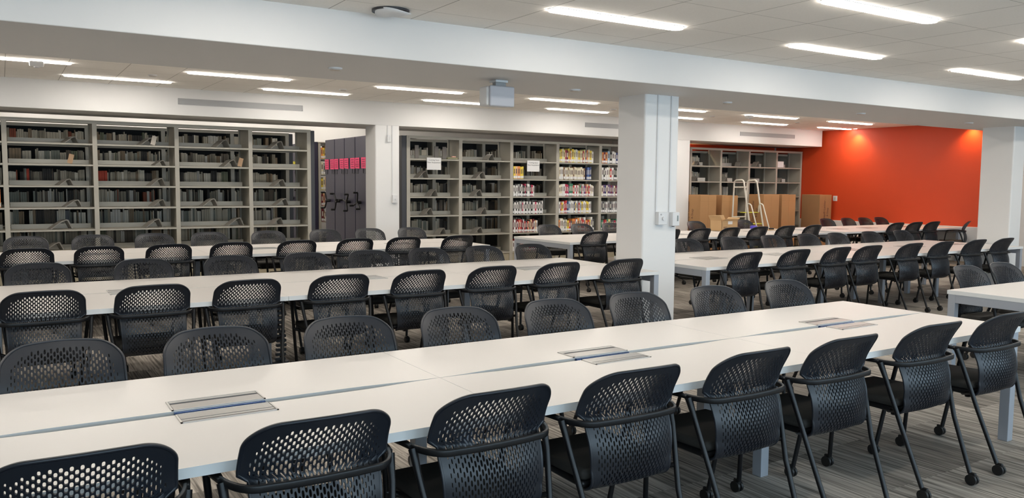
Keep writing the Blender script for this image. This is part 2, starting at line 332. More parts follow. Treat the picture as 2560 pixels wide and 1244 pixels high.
fs2 = fs+[tuple(i+m_ for i in reversed(f)) for f in fs]+[(1+n+k, 1+n+(k+1) % n, m_+1+n+(k+1) % n, m_+1+n+k) for k in range(n)]
MB().add(vs2, fs2, 0, True).build('cover_plate', M_plas, t)
t = empty('ceiling_speaker', (3.84, 6.28, 2.553), 'white wedge shaped speaker hung on a bracket under the beam', 'speaker')
k_ = MB(); k_.bbox(-.13, .13, -.02, .015, -.245, -.062, .016, seg=4); k_.build('grille', M_spk, t)
k_ = MB(); k_.bbox(-.145, .12, .012, .16, -.24, -.066, .02, seg=4); k_.build('cabinet', M_plas, t)
k_ = MB(); k_.bbox(-.03, .10, .05, .17, -.022, 0, .004); k_.build('mount_plate', M_plas, t)
k_ = MB(); k_.bbox(-.02, .09, .07, .13, -.072, -.02, .004); k_.build('bracket', M_vent, t)

# ------------------------------------------------------------------ tables
def power_box(parent, x, yc, gap, half=.178):
    # two lids either side of the gap and a blue trough between them
    t = .002
    p = MB()
    for (a, b) in ((yc-gap/2-.125, yc-gap/2-.004), (yc+gap/2+.004, yc+gap/2+.145)):
        p.box(x-half, x+half, a, a+.006, 0, t+.002); p.box(x-half, x+half, b-.006, b, 0, t+.002)
        p.box(x-half, x-half+.007, a, b, 0, t+.002); p.box(x+half-.007, x+half, a, b, 0, t+.002)
    o = p.build('power_box', M_steel, parent)
    l = MB(); a0 = yc-gap/2-.119
    l.box(x-half+.009, x+half-.009, a0+.018, a0+.040, 0, t-.0004); l.box(x-half+.009, x+half-.009, a0+.043, yc-gap/2-.006, 0, t+.001); l.build('near_lid', M_lid, o)
    l = MB(); l.box(x-half+.009, x+half-.009, yc+gap/2+.006, yc+gap/2+.090, 0, t+.001); l.box(x-half+.009, x+half-.009, yc+gap/2+.112, yc+gap/2+.137, 0, t+.001); l.build('far_lid', M_lid, o)
    MB().box(x-half+.007, x+half-.007, a0, a0+.018, -.001, .0012).build('cable_slot', M_dark, o); MB().box(x-half+.007, x+half-.007, yc+gap/2+.090, yc+gap/2+.112, -.001, .0012).build('cable_slot', M_dark, o)
    l = MB(); l.tube([(x-half+.006, yc+gap/2-.008, -.016), (x+half-.006, yc+gap/2-.008, -.016)], .014, 10); l.box(x-half+.004, x+half-.004, yc-gap/2, yc+gap/2, -.034, -.026); l.build('trough', M_blue, o)
    return o
def table(xa, xb, ya, yb, gap, units, groms, label, group=None, ztop=.742, lid=True, name='bench_table'):
    t = empty(name, (0, 0, 0), label, 'table', group); yc = (ya+yb)/2; n = units; L = (xb-xa)/n; th = .034
    for i in range(n):
        a, b = xa+i*L, xa+(i+1)*L
        for (p, q, s) in ((ya, yc-gap/2, 1), (yc+gap/2, yb, -1)):
            # scalloped inner edge: panels touch at the seams, open toward the middle
            N = 16; poly = []
            outer = p if s == 1 else q; inner = q if s == 1 else p
            for k in range(N+1):
                u = k/N; e = min(u, 1-u)/.22; e = min(1, e); e = e*e*(3-2*e)
                poly.append((a+.0012+(L-.0024)*u, inner+s*(gap/2-.002)*(1-e)))
            vs = [(x, y, ztop-th) for x, y in poly]+[(poly[-1][0], outer, ztop-th), (poly[0][0], outer, ztop-th)]
            m = len(vs); vs += [(x, y, ztop) for x, y, z in vs]
            fs = [tuple(range(m-1, -1, -1)) if s == -1 else tuple(range(m)), tuple(range(m, 2*m)) if s == -1 else tuple(range(2*m-1, m-1, -1))]
            pb = MB().add(vs, fs, 0)
            pb.add(vs, [(j, (j+1) % m, m+(j+1) % m, m+j) if s == -1 else (j, m+j, m+(j+1) % m, (j+1) % m) for j in range(m)], 1)
            o = pb.build('tabletop', [M_top, M_edge], t)
    lw = .062
    for x in (xa+.004, xb-.004-lw):
        for y in (ya+.008, yb-.008-lw): MB().bbox(x, x+lw, y, y+lw, 0, ztop-th, .003).build('leg', M_alu, t)
        MB().bbox(x, x+lw, ya+.008+lw, yb-.008-lw, ztop-th-.072, ztop-th, .003).build('end_rail', M_alu, t)
    for i in range(1, n):
        x = xa+i*L-lw/2
        for y in (yc-.19-lw, yc+.19): MB().bbox(x, x+lw, y, y+lw, 0, ztop-th, .003).build('leg', M_alu, t)
        MB().box(x+.01, x+lw-.01, yc-.19, yc+.19, ztop-th-.06, ztop-th).build('cross_rail', M_alu, t)
    r = MB(); r.box(xa+lw, xb-lw, yc-.185, yc-.155, ztop-th-.055, ztop-th); r.box(xa+lw, xb-lw, yc+.155, yc+.185, ztop-th-.055, ztop-th); r.build('long_rail', M_alu, t)
    r = MB(); r.box(xa+lw, xb-lw, yc-.15, yc+.15, ztop-th-.085, ztop-th-.080); r.build('cable_tray', M_frame, t)
    for g in groms:
        o = power_box(t, g, yc, gap); o.location = (0, 0, ztop)
    return t
GT = 'long white bench tables'
table(-2.16, 5.46, 2.575, 3.86, .056, 4, (-1.2, .70, 2.605, 4.52), 'long white bench table nearest the camera, running across the front', GT)
table(-3.87, 5.65, 6.125, 7.83, .02, 5, (-1.05, .86, 2.80, 4.66), 'long white bench table in the second row, ending at the centre column', GT)
table(-3.6, 5.90, 9.93, 11.45, .012, 5, (-1, .95, 2.9, 4.83), 'long white bench table in the third row, in front of the rear column', GT)
table(7.22, 13.40, 9.80, 11.38, .012, 3, (9.2, 10.2, 12.2), 'long white bench table behind the centre column, carrying the open carton', GT)
table(13.75, 17.80, 9.74, 11.30, .012, 2, (14.6, 15.6, 16.9), 'long white bench table at the back right, beside the orange wall', GT)
table(6.36, 13.02, 6.17, 7.72, .02, 5, (7.2, 8.42, 10.02, 11.35, 12.5), 'long white bench table running right from the centre column', GT)
table(6.85, 10.6, 2.55, 3.838, .056, 2, (), 'white bench table cut by the right edge of the picture', GT)

# ------------------------------------------------------------------ the armchair
PROF = [(-.130, .392), (-.190, .402), (-.243, .428), (-.275, .470), (-.288, .53), (-.280, .60), (-.258, .66), (-.240, .705), (-.244, .735), (-.266, .78), (-.296, .83), (-.326, .875), (-.345, .905)]
def chair_backrest():
    # arc-length parametrised profile
    P = [Vector((0, y, z)) for y, z in PROF]
    fine = []
    for i in range(len(P)-1):
        p0 = P[max(i-1, 0)]; p1 = P[i]; p2 = P[i+1]; p3 = P[min(i+2, len(P)-1)]
        for k in range(8):
            t = k/8; fine.append(.5*((2*p1)+(p2-p0)*t+(2*p0-5*p1+4*p2-p3)*t*t+(3*p1-p0-3*p2+p3)*t**3))
    fine.append(P[-1]); d = [0]
    for i in range(1, len(fine)): d.append(d[-1]+(fine[i]-fine[i-1]).length)
    T = d[-1]
    def prof(v):
        s = max(0, min(1, v))*T
        for i in range(1, len(d)):
            if d[i] >= s-1e-9:
                t = (s-d[i-1])/max(1e-9, d[i]-d[i-1]); return fine[i-1].lerp(fine[i], t)
    def halfw(z):
        if z > .715: return .243-.008*(z-.72)/.18
        if z > .70: return .212+.031*(z-.70)/.015
        return .212-.014*max(0, (.66-z)/.25)
    def pt(u, v):
        sg = v*T; w = halfw(prof(v).z); X = abs(u)*w
        for r, d, sgn in ((.10, sg-(T-.10), 1), (.095, .095-sg, -1)):      # rounded corners: square corner mapped to a quarter disc
            if d > 0 and X > w-r:
                a = (X-(w-r))/r; b = d/r; X = w-r+r*a*math.sqrt(1-b*b/2); b2 = b*math.sqrt(1-a*a/2)
                sg = (T-r+r*b2) if sgn > 0 else (r-r*b2)
        v2 = sg/T; p = prof(v2); uu = X/w
        cv = (.048+.02*max(0, (p.z-.70)/.2))*uu*uu if p.z > .50 else .048*uu*uu*max(.3, (p.z-.39)/.11)
        z = p.z-.018*uu*uu*max(0, min(1, (v2-.75)/.25))
        return Vector((math.copysign(X, u), p.y+cv, z))
    NC, NR = 38, 20
    key = {}; V = []; F = []
    def vid(u, v):
        k = (round(u, 5), round(v, 5))
        if k not in key: key[k] = len(V); V.append(pt(u, v))
        return key[k]
    def cell(u0, u1, v0, v1, hole):
        vm = (v0+v1)/2
        b = [(u0, v0), (u1, v0), (u1, vm), (u1, v1), (u0, v1), (u0, vm)]
        ids = [vid(*q) for q in b]
        if not hole: F.append(tuple(ids)); return
        hw = (u1-u0)/2*.76*hole; hh = (v1-v0)/2*.76*(.45+.55*hole); uc = (u0+u1)/2
        h = [(uc-hw*.5, vm-hh), (uc+hw*.5, vm-hh), (uc+hw, vm-hh*.6), (uc+hw, vm+hh*.6), (uc+hw*.5, vm+hh), (uc-hw*.5, vm+hh), (uc-hw, vm+hh*.6), (uc-hw, vm-hh*.6)]
        hi = []
        for q in h: V.append(pt(*q)); hi.append(len(V)-1)
        A, B, Cc, D, E, G = ids     # A bl, B br, Cc mr, D tr, E tl, G ml
        F.extend([(A, B, hi[1], hi[0]), (B, Cc, hi[2], hi[1]), (Cc, hi[3], hi[2]), (Cc, D, hi[4], hi[3]), (D, E, hi[5], hi[4]), (E, G, hi[6], hi[5]), (G, hi[7], hi[6]), (G, A, hi[0], hi[7])])
    for c in range(NC):
        u0 = -1+2*c/NC; u1 = -1+2*(c+1)/NC; um = abs((u0+u1)/2); odd = c % 2
        vs_ = ([0]+[(r+.5)/NR for r in range(NR)]+[1]) if odd else [r/NR for r in range(NR+1)]
        for i in range(len(vs_)-1):
            a, b = vs_[i], vs_[i+1]; vm = (a+b)/2; z = prof(vm).z
            half = (b-a) < .9/NR
            ok = not half and um < .87 and vm < .945 and vm > .11
            if vm > .74: ok = ok and (um/.86)**3+((vm-.74)/.205)**3 < 1
            if vm < .32: ok = ok and (um/.86)**3+((.32-vm)/.20)**3 < 1
            hole = 0
            if ok: hole = 1-.55*(um/.86)**2-(.25 if vm < .2 else 0)
            # half cells need no extra mid vertex mismatch
            cell(u0, u1, a, b, hole)
    # solid thickness
    N = len(V); nor = [Vector() for _ in V]
    for f in F:
        nn = (V[f[1]]-V[f[0]]).cross(V[f[2]]-V[f[0]])
        for i in f: nor[i] += nn
    nor = [q.normalized() if q.length > 0 else Vector((0, 1, 0)) for q in nor]
    th = .0055
    mb = MB(); f1 = [V[i]+nor[i]*th/2 for i in range(N)]; f2 = [V[i]-nor[i]*th/2 for i in range(N)]
    mb.add(f1, F, 0, True); mb.add(f2, [tuple(reversed(f)) for f in F], 0, True)
    ec = {}
    for f in F:
        for i in range(len(f)):
            e = (f[i], f[(i+1) % len(f)]); ec[e] = 1
    wv = []; wf = []
    for (a, b) in ec:
        if (b, a) not in ec:
            k = len(wv); wv += [f1[a], f1[b], f2[b], f2[a]]; wf.append((k+1, k, k+3, k+2))
    mb.add(wv, wf, 0, False)
    # thicker rolled outer rim
    rim = [pt(-1, v/60) for v in range(61)]+[pt(-1+2*k/50, 1) for k in range(1, 50)]+[pt(1, 1-v/60) for v in range(61)]
    mb.tube(rim, .0065, 6, caps=True)
    return mb
def arc(p0, p1, p2, n=6):
    p0, p1, p2 = map(Vector, (p0, p1, p2)); return [(p0*(1-t)**2+p1*2*t*(1-t)+p2*t*t) for t in [k/n for k in range(n+1)]]
def make_chair(label):
    t = empty('armchair', (0, 0, 0), label, 'chair')
    chair_backrest().build('backrest', M_shell, t)
    s = MB(); s.bbox(-.235, .235, -.205, .245, .445, .492, .022, seg=4); o = s.build('seat', M_seat, t)
    # gentle waterfall front and rounded plan corners
    for v in o.data.vertices:
        x, y, z = v.co
        if y > .1: v.co.z -= ((y-.1)/.145)**2*.018
        v.co.x *= 1-.10*max(0, (abs(y-.02)-.12)/.11)**2
    s = MB(); s.bbox(-.222, .222, -.20, .225, .415, .447, .014, seg=3); s.build('seat_pan', M_frame, t)
    rail = arc((-.280, -.120, .689), (-.256, -.238, .688), (-.195, -.254, .688), 7)+[Vector((-.1, -.264, .688)), Vector((0, -.267, .688)), Vector((.1, -.264, .688))]+arc((.195, -.254, .688), (.256, -.238, .688), (.280, -.120, .689), 7)
    MB().tube(rail, (.0132, .007), 12, flat=(0, 0, 1)).build('back_rail', M_frame, t)
    for sx in (-1, 1):
        a = arc((sx*.281, -.135, .690), (sx*.290, -.04, .692), (sx*.284, .075, .682), 8)
        MB().tube(a, [(.009, .011+.010*min(1, k/4)) for k in range(9)], 8, flat=(0, 0, 1)).build('armrest', M_frame, t)
        # front leg: bends down from the armrest, runs forward to the caster
        fl_ = arc((sx*.284, .065, .681), (sx*.284, .108, .674), (sx*.280, .113, .63), 6)+[Vector((sx*.256, .145, .42)), Vector((sx*.236, .172, .25)), Vector((sx*.215, .197, .062))]
        l = MB().tube(fl_, .0125, 10).build('leg', M_frame, t)
        cast(l, sx*.215, .210)
        rl = arc((sx*.280, -.140, .686), (sx*.278, -.150, .66), (sx*.274, -.175, .60), 4)+[Vector((sx*.240, -.255, .35)), Vector((sx*.222, -.370, .062))]
        l = MB().tube(rl, [.017, .016, .015, .0135, .0125, .0125, .0125], 10).build('leg', M_frame, t)
        cast(l, sx*.222, -.383)
    s = MB(); s.tube([(-.258, .142, .430), (-.20, .12, .412), (.20, .12, .412), (.258, .142, .430)], .012, 8); s.tube([(-.250, -.222, .44), (-.19, -.14, .412), (.19, -.14, .412), (.250, -.222, .44)], .011, 8)
    s.build('seat_frame', M_frame, t)
    return t
def cast(parent, x, y):
    m = MB(); m.cyl((x-.012, y, .030), .030, .014, 'x', 16); m.cyl((x+.012, y, .030), .030, .014, 'x', 16)
    m.bbox(x-.010, x+.010, y-.020, y+.020, .03, .070, .006)
    m.build('caster', M_rub, parent)
proto = make_chair('x'); used = [False]
def chair(x, ytop, facing, label, group, jit=0.):
    o = proto if not used[0] else copy_tree(proto)
    used[0] = True
    a = jit+rnd.uniform(-.02, .02)
    if facing > 0: o.location = (x, ytop+.345, 0); o.rotation_euler = (0, 0, a)
    else: o.location = (x, ytop-.345, 0); o.rotation_euler = (0, 0, pi+a)
    o['label'] = label; o['group'] = group; o['category'] = 'chair'
    return o
ROWS = [ # description, facing, y of the top edge of the backrest, x positions, group
 ('near side of front table, back turned', 1, 2.335, [.165, .83, 1.475, 2.13, 2.81, 3.465, 4.22, 4.945], 'near side chairs at the front table'),
 ('far side of front table, facing camera', -1, 4.09, [.20, .85, 1.51, 2.165, 2.85, 3.50, 4.21, 4.97], 'far side chairs at the front table'),
 ('near side of second row table, back turned', 1, 5.945, [.21, .87, 1.52, 2.23, 2.915, 3.63, 4.33, 5.11], 'near side chairs at the second table'),
 ('far side of second row table', -1, 7.995, [.24, 1.06, 1.82, 2.57, 3.23, 3.91, 4.61, 5.27], 'far side chairs at the second table'),
 ('near side of third row table, back turned', 1, 9.72, [.21, .89, 1.6, 2.29, 3.07, 3.83, 4.51, 5.32], 'near side chairs at the third table'),
 ('far side of third row table, before shelves', -1, 11.8, [.24, .98, 1.72, 2.42, 3.23, 4.08, 4.79, 5.50], 'far side chairs at the third table'),
 ('near side of table right of column', 1, 5.95, [6.84, 7.65, 8.40, 9.02, 9.90, 10.62, 11.44, 12.18], 'near side chairs at the right hand table'),
 ('far side of table right of column', -1, 7.89, [7.67, 8.53, 9.34, 10.13, 10.83, 11.67, 12.52], 'far side chairs at the right hand table'),
 ('near side of table carrying open carton', 1, 9.63, [7.65, 9.16, 9.86, 10.57, 11.28, 12.01, 12.76], 'near side chairs at the carton table'),
 ('far side of table carrying open carton', -1, 11.7, [8.08, 8.80, 9.50, 11.64, 12.28, 13.02], 'far side chairs at the carton table'),
 ('far side of table before orange wall', -1, 11.5, [15.44, 16.18, 16.80, 17.415], 'far side chairs at the back right table'),
 ('near side of table before orange wall', 1, 9.56, [15.27, 15.92, 16.56, 17.28], 'near side chairs at the back right table'),
 ('far side of table at right edge', -1, 4.045, [7.41, 8.03, 8.68], 'far side chairs at the right edge table'),
]
for desc, face, yt, xs, grp in ROWS:
    for i, x in enumerate(xs):
        j = 0
        pass
        if grp.startswith('near side chairs at the back right') and i == 3: j = .50; yt = 9.30
        chair(x, yt, face, 'black perforated armchair, %s from left, %s' % (ORD[i], desc), grp, j)

# grey cable spine under the second table, with its lead on the carpet
t = empty('cable_spine', (2.05, 7.10, 0), 'grey segmented cable spine standing under the second row table', 'cable spine')
for k in range(14):
    z = .035+k*.041; ox = .012*sin(k*.5)
    MB().bbox(-.045+ox, .045+ox, -.020, .020, z, z+.026, .006).build('vertebra', mat('spine_grey', (.13, .14, .16), .4), t)
MB().cyl((0, 0, .015), .075, .03, n=24).build('base', mat('spine_grey', (.13, .14, .16), .4), t)
MB().tube([(.012*sin(k*.5), 0, .03+k*.041) for k in range(15)], .008, 8).build('cord', M_rub, t)
o = MB().tube([(2.137, 7.1, .008), (2.35, 7.0, .008), (2.7, 6.98, .008), (3.1, 7.05, .008), (3.4, 7.0, .008)], .007, 8).build('power_cord', M_rub)
tag(o, 'black power cord lying on the carpet under the second row table', 'cord')

# ------------------------------------------------------------------ shelving
def mrange(name, label, posts, yf, depth, levels, ztop, pw=.066, faces=2, stops=True, group=None, stop_frac=.5, endx=None, plinth=.2, shade_depth=None, stoph=.075, bare=()):
    t = empty(name, (0, 0, 0), label, 'shelving', group)
    yb = yf+depth
    for x in posts:
        u = MB(); u.bbox(x-pw/2, x+pw/2, yf, yf+.045, 0, ztop, .003); u.bbox(x-pw/2, x+pw/2, yb-.045, yb, 0, ztop, .003)
        u.box(x-.012, x+.012, yf+.04, yb-.04, plinth, ztop-.01); u.build('upright', M_shelf, t)
    for i in range(len(posts)-1):
        a, b = posts[i]+pw/2, posts[i+1]-pw/2
        for j, z in enumerate(levels):
            s = MB(); s.box(a, b, yf+.004, yb-.004, z, z+.004)
            s.box(a, b, yf+.004, yf+.012, z-.026, z+.004); s.box(a, b, yb-.012, yb-.004, z-.026, z+.004)
            s.build('shelf', M_shelf, t)
            if stops and (i, j) not in bare:
                ym = yf+depth*stop_frac
                MB().box(a+.01, b-.03, ym-.003, ym+.003, z+.004, z+stoph).build('back_stop', M_lip, t)
    c = MB(); a, b = posts[0], posts[-1]; c.box(a-pw/2, b+pw/2, yf-.006, yb+.006, ztop-.012, ztop+.006); c.box(a, b, yf-.004, yf+.004, ztop-.045, ztop); c.build('canopy', M_shelf, t)
    k = MB(); k.box(a, b, yf+.02, yb-.02, 0, plinth); k.build('plinth', M_deck, t)
    if shade_depth is not None: MB().box(a, b, yf+shade_depth, yf+shade_depth+.006, plinth, ztop-.02).build('shade_panel', mat('range_shade', (.014, .012, .010), .7), t)  # dark sheet added to stand in for the shade behind the books
    return t
GR = 'steel library shelving ranges'
ZL = [2.173, 1.854, 1.529, 1.198, .862, .537, .229]
PL = [-1.06, .068, 1.248, 2.430, 3.600, 4.61]
lf = mrange('shelving_range', 'empty grey steel shelving range at left, front row facing the tables', PL, 14.02, .69, ZL, 2.521, group=GR)
MB().bbox(4.645, 4.715, 14.03, 14.72, 0, 2.515, .004).build('end_panel', M_char, lf)
lr = mrange('shelving_range', 'grey steel shelving range full of books behind the empty left one', PL, 15.29, .69, [z+.012 for z in ZL], 2.521, group=GR, stops=False, shade_depth=.40)
MB().bbox(4.645, 4.715, 15.29, 16.0, 0, 2.515, .004).build('end_panel', M_char, lr)
ZR = [2.076, 1.711, 1.354, .993, .611, .229]
PR = [6.525, 7.646, 8.83, 9.98, 11.125, 12.27]
rf = mrange('shelving_range', 'grey steel shelving range right of the rear column, partly filled with colourful books', PR, 14.02, .50, ZR, 2.498, pw=.074, group=GR, stop_frac=.62, bare={(3, 0), (3, 1), (3, 2), (3, 3), (3, 4), (4, 0), (4, 1), (4, 2), (4, 3), (4, 4)})
MB().bbox(6.39, 6.488, 14.03, 14.54, 0, 2.50, .004).build('end_panel', M_char, rf)
rr = mrange('shelving_range', 'second grey steel shelving range seen through the right one', [x-.06 for x in PR], 15.05, .5, [z+.01 for z in ZR], 2.498, pw=.074, group=GR, stops=False, shade_depth=.30)
ZQ = [2.087, 1.711, 1.346, .982, .617, .25]
PF = [13.845, 14.855, 15.852, 16.873, 17.83-.005]
ff = mrange('shelving_range', 'short grey steel shelving range in the orange alcove behind the cartons', PF, 14.02, .42, ZQ, 2.509, pw=.06, group=GR, stops=False)
fr = mrange('shelving_range', 'second grey steel shelving range seen through the alcove one', [x+.05 for x in PF[:-1]]+[17.84], 14.47, .35, ZQ, 2.45, pw=.05, group=GR, stops=False, shade_depth=.30)
# strut inside some bays
for a, b, l in ((8.95, 9.55, 'second bay'), (10.10, 10.72, 'third bay'), ):
    pass

# mobile shelving carriages, end panels facing left
def carriage(y0, y1, label, opened=False, notes=True):
    t = empty('mobile_shelving', (6.50, y0, 0), label, 'mobile shelving', 'indigo mobile shelving carriages'); d = y1-y0; Z = 2.595
    MB().bbox(0, .12, .014, d-.014, .02, Z, .008).build('end_panel', M_ind, t)
    f = MB()
    for x in (.16, 1.2): f.bbox(x-.03, x+.03, .02, .06, .1, Z-.03, .003); f.bbox(x-.03, x+.03, d-.06, d-.02, .1, Z-.03, .003); f.box(x-.01, x+.01, .05, d-.05, .1, Z-.03)
    f.build('upright', M_shelf, t)
    for z in [2.19, 1.80, 1.42, 1.03, .64, .25]: MB().box(.19, 1.17, .02, d-.02, z-.022, z).build('shelf', M_shelf, t)
    MB().box(.12, 1.2, 0.01, d-.01, Z-.02, Z).build('canopy', M_shelf, t)
    MB().box(.12, 1.2, .02, d-.02, 0.02, .12).build('base_carriage', M_dark, t)
    for yy in (.10, d-.10):
        h = MB(); w = .075
        h.box(-.008, 0, yy-w, yy+w, 1.80, 1.812); h.box(-.008, 0, yy-w, yy-w+.012, 1.812, 1.904); h.box(-.008, 0, yy+w-.012, yy+w, 1.812, 1.904); h.build('label_holder', M_dark, t)
    # three-spoke crank
    h = MB(); cz = 1.19; cy = d/2; ph = rnd.uniform(0, 2)
    h.cyl((-.05, cy, cz), .035, .10, 'x', 14)
    for k in range(3):
        a = ph+k*2*pi/3; e = (cy+.21*cos(a), cz+.21*sin(a))
        h.tube([(-.085, cy, cz), (-.085, (cy+e[0])/2, (cz+e[1])/2), (-.09, e[0], e[1])], .017, 8); h.tube([(-.09, e[0], e[1]), (-.185, e[0], e[1])], .021, 10)
    h.build('crank_handle', M_rub, t)
    return t
cy = [14.78, 15.40, 16.04, 16.68, 17.32, 17.95, 18.59]
for i in range(6): carriage(cy[i], cy[i+1], 'indigo mobile shelving carriage closed up, %s from the front' % ORD[i-2]) if i > 1 else None
far_c = [19.43, 20.08, 20.73, 21.38]
for i in range(3): carriage(far_c[i], far_c[i+1], 'indigo mobile shelving carriage beyond the open aisle, %s' % ['with pink notices and orange books', 'with yellow notices, second beyond the aisle', 'with yellow notices, last before the wall'][i])
def notice(y, mtl, zc, h, w, label, cat, grp):
    s = rnd.uniform(0, .02)
    o = MB().prism([(-w/2, 0), (w/2, 0), (w/2, .0)], 0, .001) if False else MB()
    o.add([(0, -w/2, -h/2), (0, w/2, -h/2+s), (-.004, w/2+s*.5, h/2), (-.004, -w/2, h/2), (-.006, -w/2, -h/2), (-.006, w/2, -h/2+s), (-.010, w/2+s*.5, h/2), (-.010, -w/2, h/2)],
          [(0, 3, 2, 1), (4, 5, 6, 7), (0, 1, 5, 4), (1, 2, 6, 5), (2, 3, 7, 6), (3, 0, 4, 7)], 0)
    for k in range(4): z = h*.32-k*h*.2; o.box(-.0115, -.0095, -w*.33, w*(.33-.1*(k % 2)), z-h*.03, z+h*.03, 1)
    b = o.build('paper_notice', [mtl, M_inkp if mtl is M_pink else M_ink], None, (6.492, y, zc)); tag(b, label, cat, grp)
ny = [16.16, 16.37, 16.58, 16.82, 17.19, 17.46, 17.80, 18.08, 18.42]
ny = [16.17, 16.52, 16.80, 17.17, 17.46, 17.80, 18.08, 18.43]
for i, y in enumerate(ny): notice(y, M_pink, 2.025, .235, .25, 'pink handwritten notice on the indigo end panels, %s from the right' % ORD[i], 'notice', 'pink notices')
notice(19.60, M_pink, 2.025, .225, .2, 'pink notice on the far indigo panel beyond the open aisle', 'notice', 'pink notices')
for i, y in enumerate((20.2, 20.6, 20.95)): notice(y, M_yel, 2.06, .16, .20, 'small yellow notice on far indigo panels seen through shelves, %s' % ['nearest', 'middle', 'farthest'][i], 'notice', 'yellow notices')

# ------------------------------------------------------------------ books
PAL = {'cream': (.72, .66, .50), 'white': (.78, .76, .72), 'yellow': (.78, .58, .06), 'pale yellow': (.76, .70, .30), 'orange': (.75, .28, .07), 'red': (.50, .04, .04), 'crimson': (.42, .02, .07), 'maroon': (.17, .02, .03),
       'black': (.03, .03, .03), 'charcoal': (.09, .09, .09), 'navy': (.03, .05, .16), 'blue': (.06, .14, .38), 'grey': (.32, .32, .31), 'peach': (.75, .45, .25), 'purple': (.13, .07, .17), 'green': (.05, .20, .12), 'brown': (.22, .12, .06), 'light blue': (.38, .52, .64)}
BM = {}
def book_mesh(c):
    if c in BM: return BM[c]
    m = mat('cover_'+c.replace(' ', '_'), PAL[c], .5)
    b = MB()   # unit book: thickness x 0..1, depth y 0..1, height z 0..1
    b.box(0, 1, 0, .04, 0, 1); b.box(0, .12, .04, 1, 0, 1); b.box(.88, 1, .04, 1, 0, 1)
    b.box(.12, .88, .04, .97, .015, .975, 1)
    b.box(.06, .94, -.012, 0, .05, .24, 2)
    b.box(.28, .72, -.008, 0, .42, .80, 3)
    ttl = mat('spine_print_light', (.6, .58, .5), .5) if sum(PAL[c]) < .9 else mat('spine_print_dark', (.12, .08, .08), .5)
    BM[c] = b.mesh('book', [m, mat('book_pages', (.70, .66, .56), .8), M_paper, ttl]); return BM[c]
nbook = [0]
def shelf_books(x, xe, y, z, cols, n, where, hmin=.20, hmax=.27, group='colourful books on the right hand range', ordinal_from='left'):
    x0 = x; k = 0; wavg = (xe-x)/n
    while k < n and x < xe:
        c = cols[k % len(cols)] if not isinstance(cols, str) else cols
        c = rnd.choice(cols) if rnd.random() < .35 else c
        w = wavg*rnd.uniform(.65, 1.35); h = rnd.uniform(hmin, hmax)
        if x+w > xe: break
        o = bpy.data.objects.new('book', book_mesh(c)); C.objects.link(o)
        o.location = (x, y+rnd.uniform(0, .012), z); o.scale = (w-.0015, rnd.uniform(.16, .19), h)
        k += 1
        nth = ORD[k-1] if k <= 12 else ('%dth' % k if k not in (21, 22, 23) else {21: '21st', 22: '22nd', 23: '23rd'}[k])
        tag(o, '%s %s book, %s from left, %s' % ('thin' if w < wavg*.9 else 'thick', c, nth, where), 'book', group); nbook[0] += 1
        x += w
def lvl(i): return '%s shelf down,' % ORD[i]
YB = 14.03
B3, B4, B5 = 8.87+.012, 10.02+.012, 11.165+.012
W3, W4 = 1.08, 1.08
z = [q+.0052 for q in ZR]
w3 = 'third bay of right range'; w4 = w3.replace('third', 'fourth'); w5 = w3.replace('third', 'fifth')
shelf_books(B3, B3+.27, YB, z[1], ['grey', 'peach', 'orange', 'yellow', 'yellow', 'brown'], 6, lvl(1)+' '+w3, .23, .27)
shelf_books(B3, B3+.54, YB, z[2], ['white', 'black', 'white', 'white', 'black', 'crimson', 'white', 'black', 'grey'], 16, lvl(2)+' '+w3, .22, .26)
shelf_books(B3, B3+.76, YB, z[3], ['black', 'white', 'charcoal', 'white', 'black', 'white', 'grey', 'crimson', 'white'], 22, lvl(3)+' '+w3, .23, .27)
shelf_books(B3, B3+.64, YB, z[4], ['red', 'white', 'maroon', 'white', 'red', 'peach', 'black'], 20, lvl(4)+' '+w3, .22, .27)
shelf_books(B3, B3+.62, YB, z[5], ['maroon', 'red', 'charcoal', 'crimson', 'white'], 18, lvl(5)+' '+w3, .20, .26)
shelf_books(B4, B4+.92, YB, z[0], ['pale yellow', 'yellow', 'cream', 'pale yellow', 'crimson', 'maroon', 'purple', 'orange', 'cream', 'yellow', 'pale yellow', 'white'], 24, lvl(0)+' '+w4, .24, .29)
shelf_books(B4, B4+.72, YB, z[1], ['cream', 'cream', 'white', 'cream', 'brown', 'white', 'cream'], 20, lvl(1)+' '+w4, .24, .27)
shelf_books(B4+.73, B4+.86, YB, z[1], ['navy', 'blue', 'navy'], 5, lvl(1)+' '+w4+' end', .25, .28)
shelf_books(B4, B4+.94, YB, z[2], ['cream', 'white', 'brown', 'white', 'crimson', 'crimson', 'purple', 'green', 'peach', 'red', 'white'], 26, lvl(2)+' '+w4, .22, .27)
shelf_books(B4, B4+.93, YB, z[3], ['white', 'crimson', 'yellow', 'white', 'grey', 'red', 'navy', 'light blue', 'white', 'red', 'white'], 27, lvl(3)+' '+w4, .22, .27)
shelf_books(B4, B4+.96, YB, z[4], ['orange', 'red', 'peach', 'white', 'charcoal', 'cream', 'yellow', 'red', 'white'], 24, lvl(4)+' '+w4, .21, .29)
shelf_books(B5, B5+.50, YB, z[0], ['orange', 'maroon', 'navy', 'light blue', 'black', 'grey', 'white'], 10, lvl(0)+' '+w5, .24, .27)
shelf_books(B5, B5+.50, YB, z[1], ['white', 'black', 'grey', 'white', 'cream', 'red'], 10, lvl(1)+' '+w5, .24, .28)
shelf_books(B5, B5+.50, YB, z[2], ['cream', 'purple', 'navy', 'cream', 'purple', 'maroon'], 11, lvl(2)+' '+w5, .23, .26)
shelf_books(B5, B5+.50, YB, z[3], ['grey', 'charcoal', 'grey', 'white'], 12, lvl(3)+' '+w5, .23, .26)
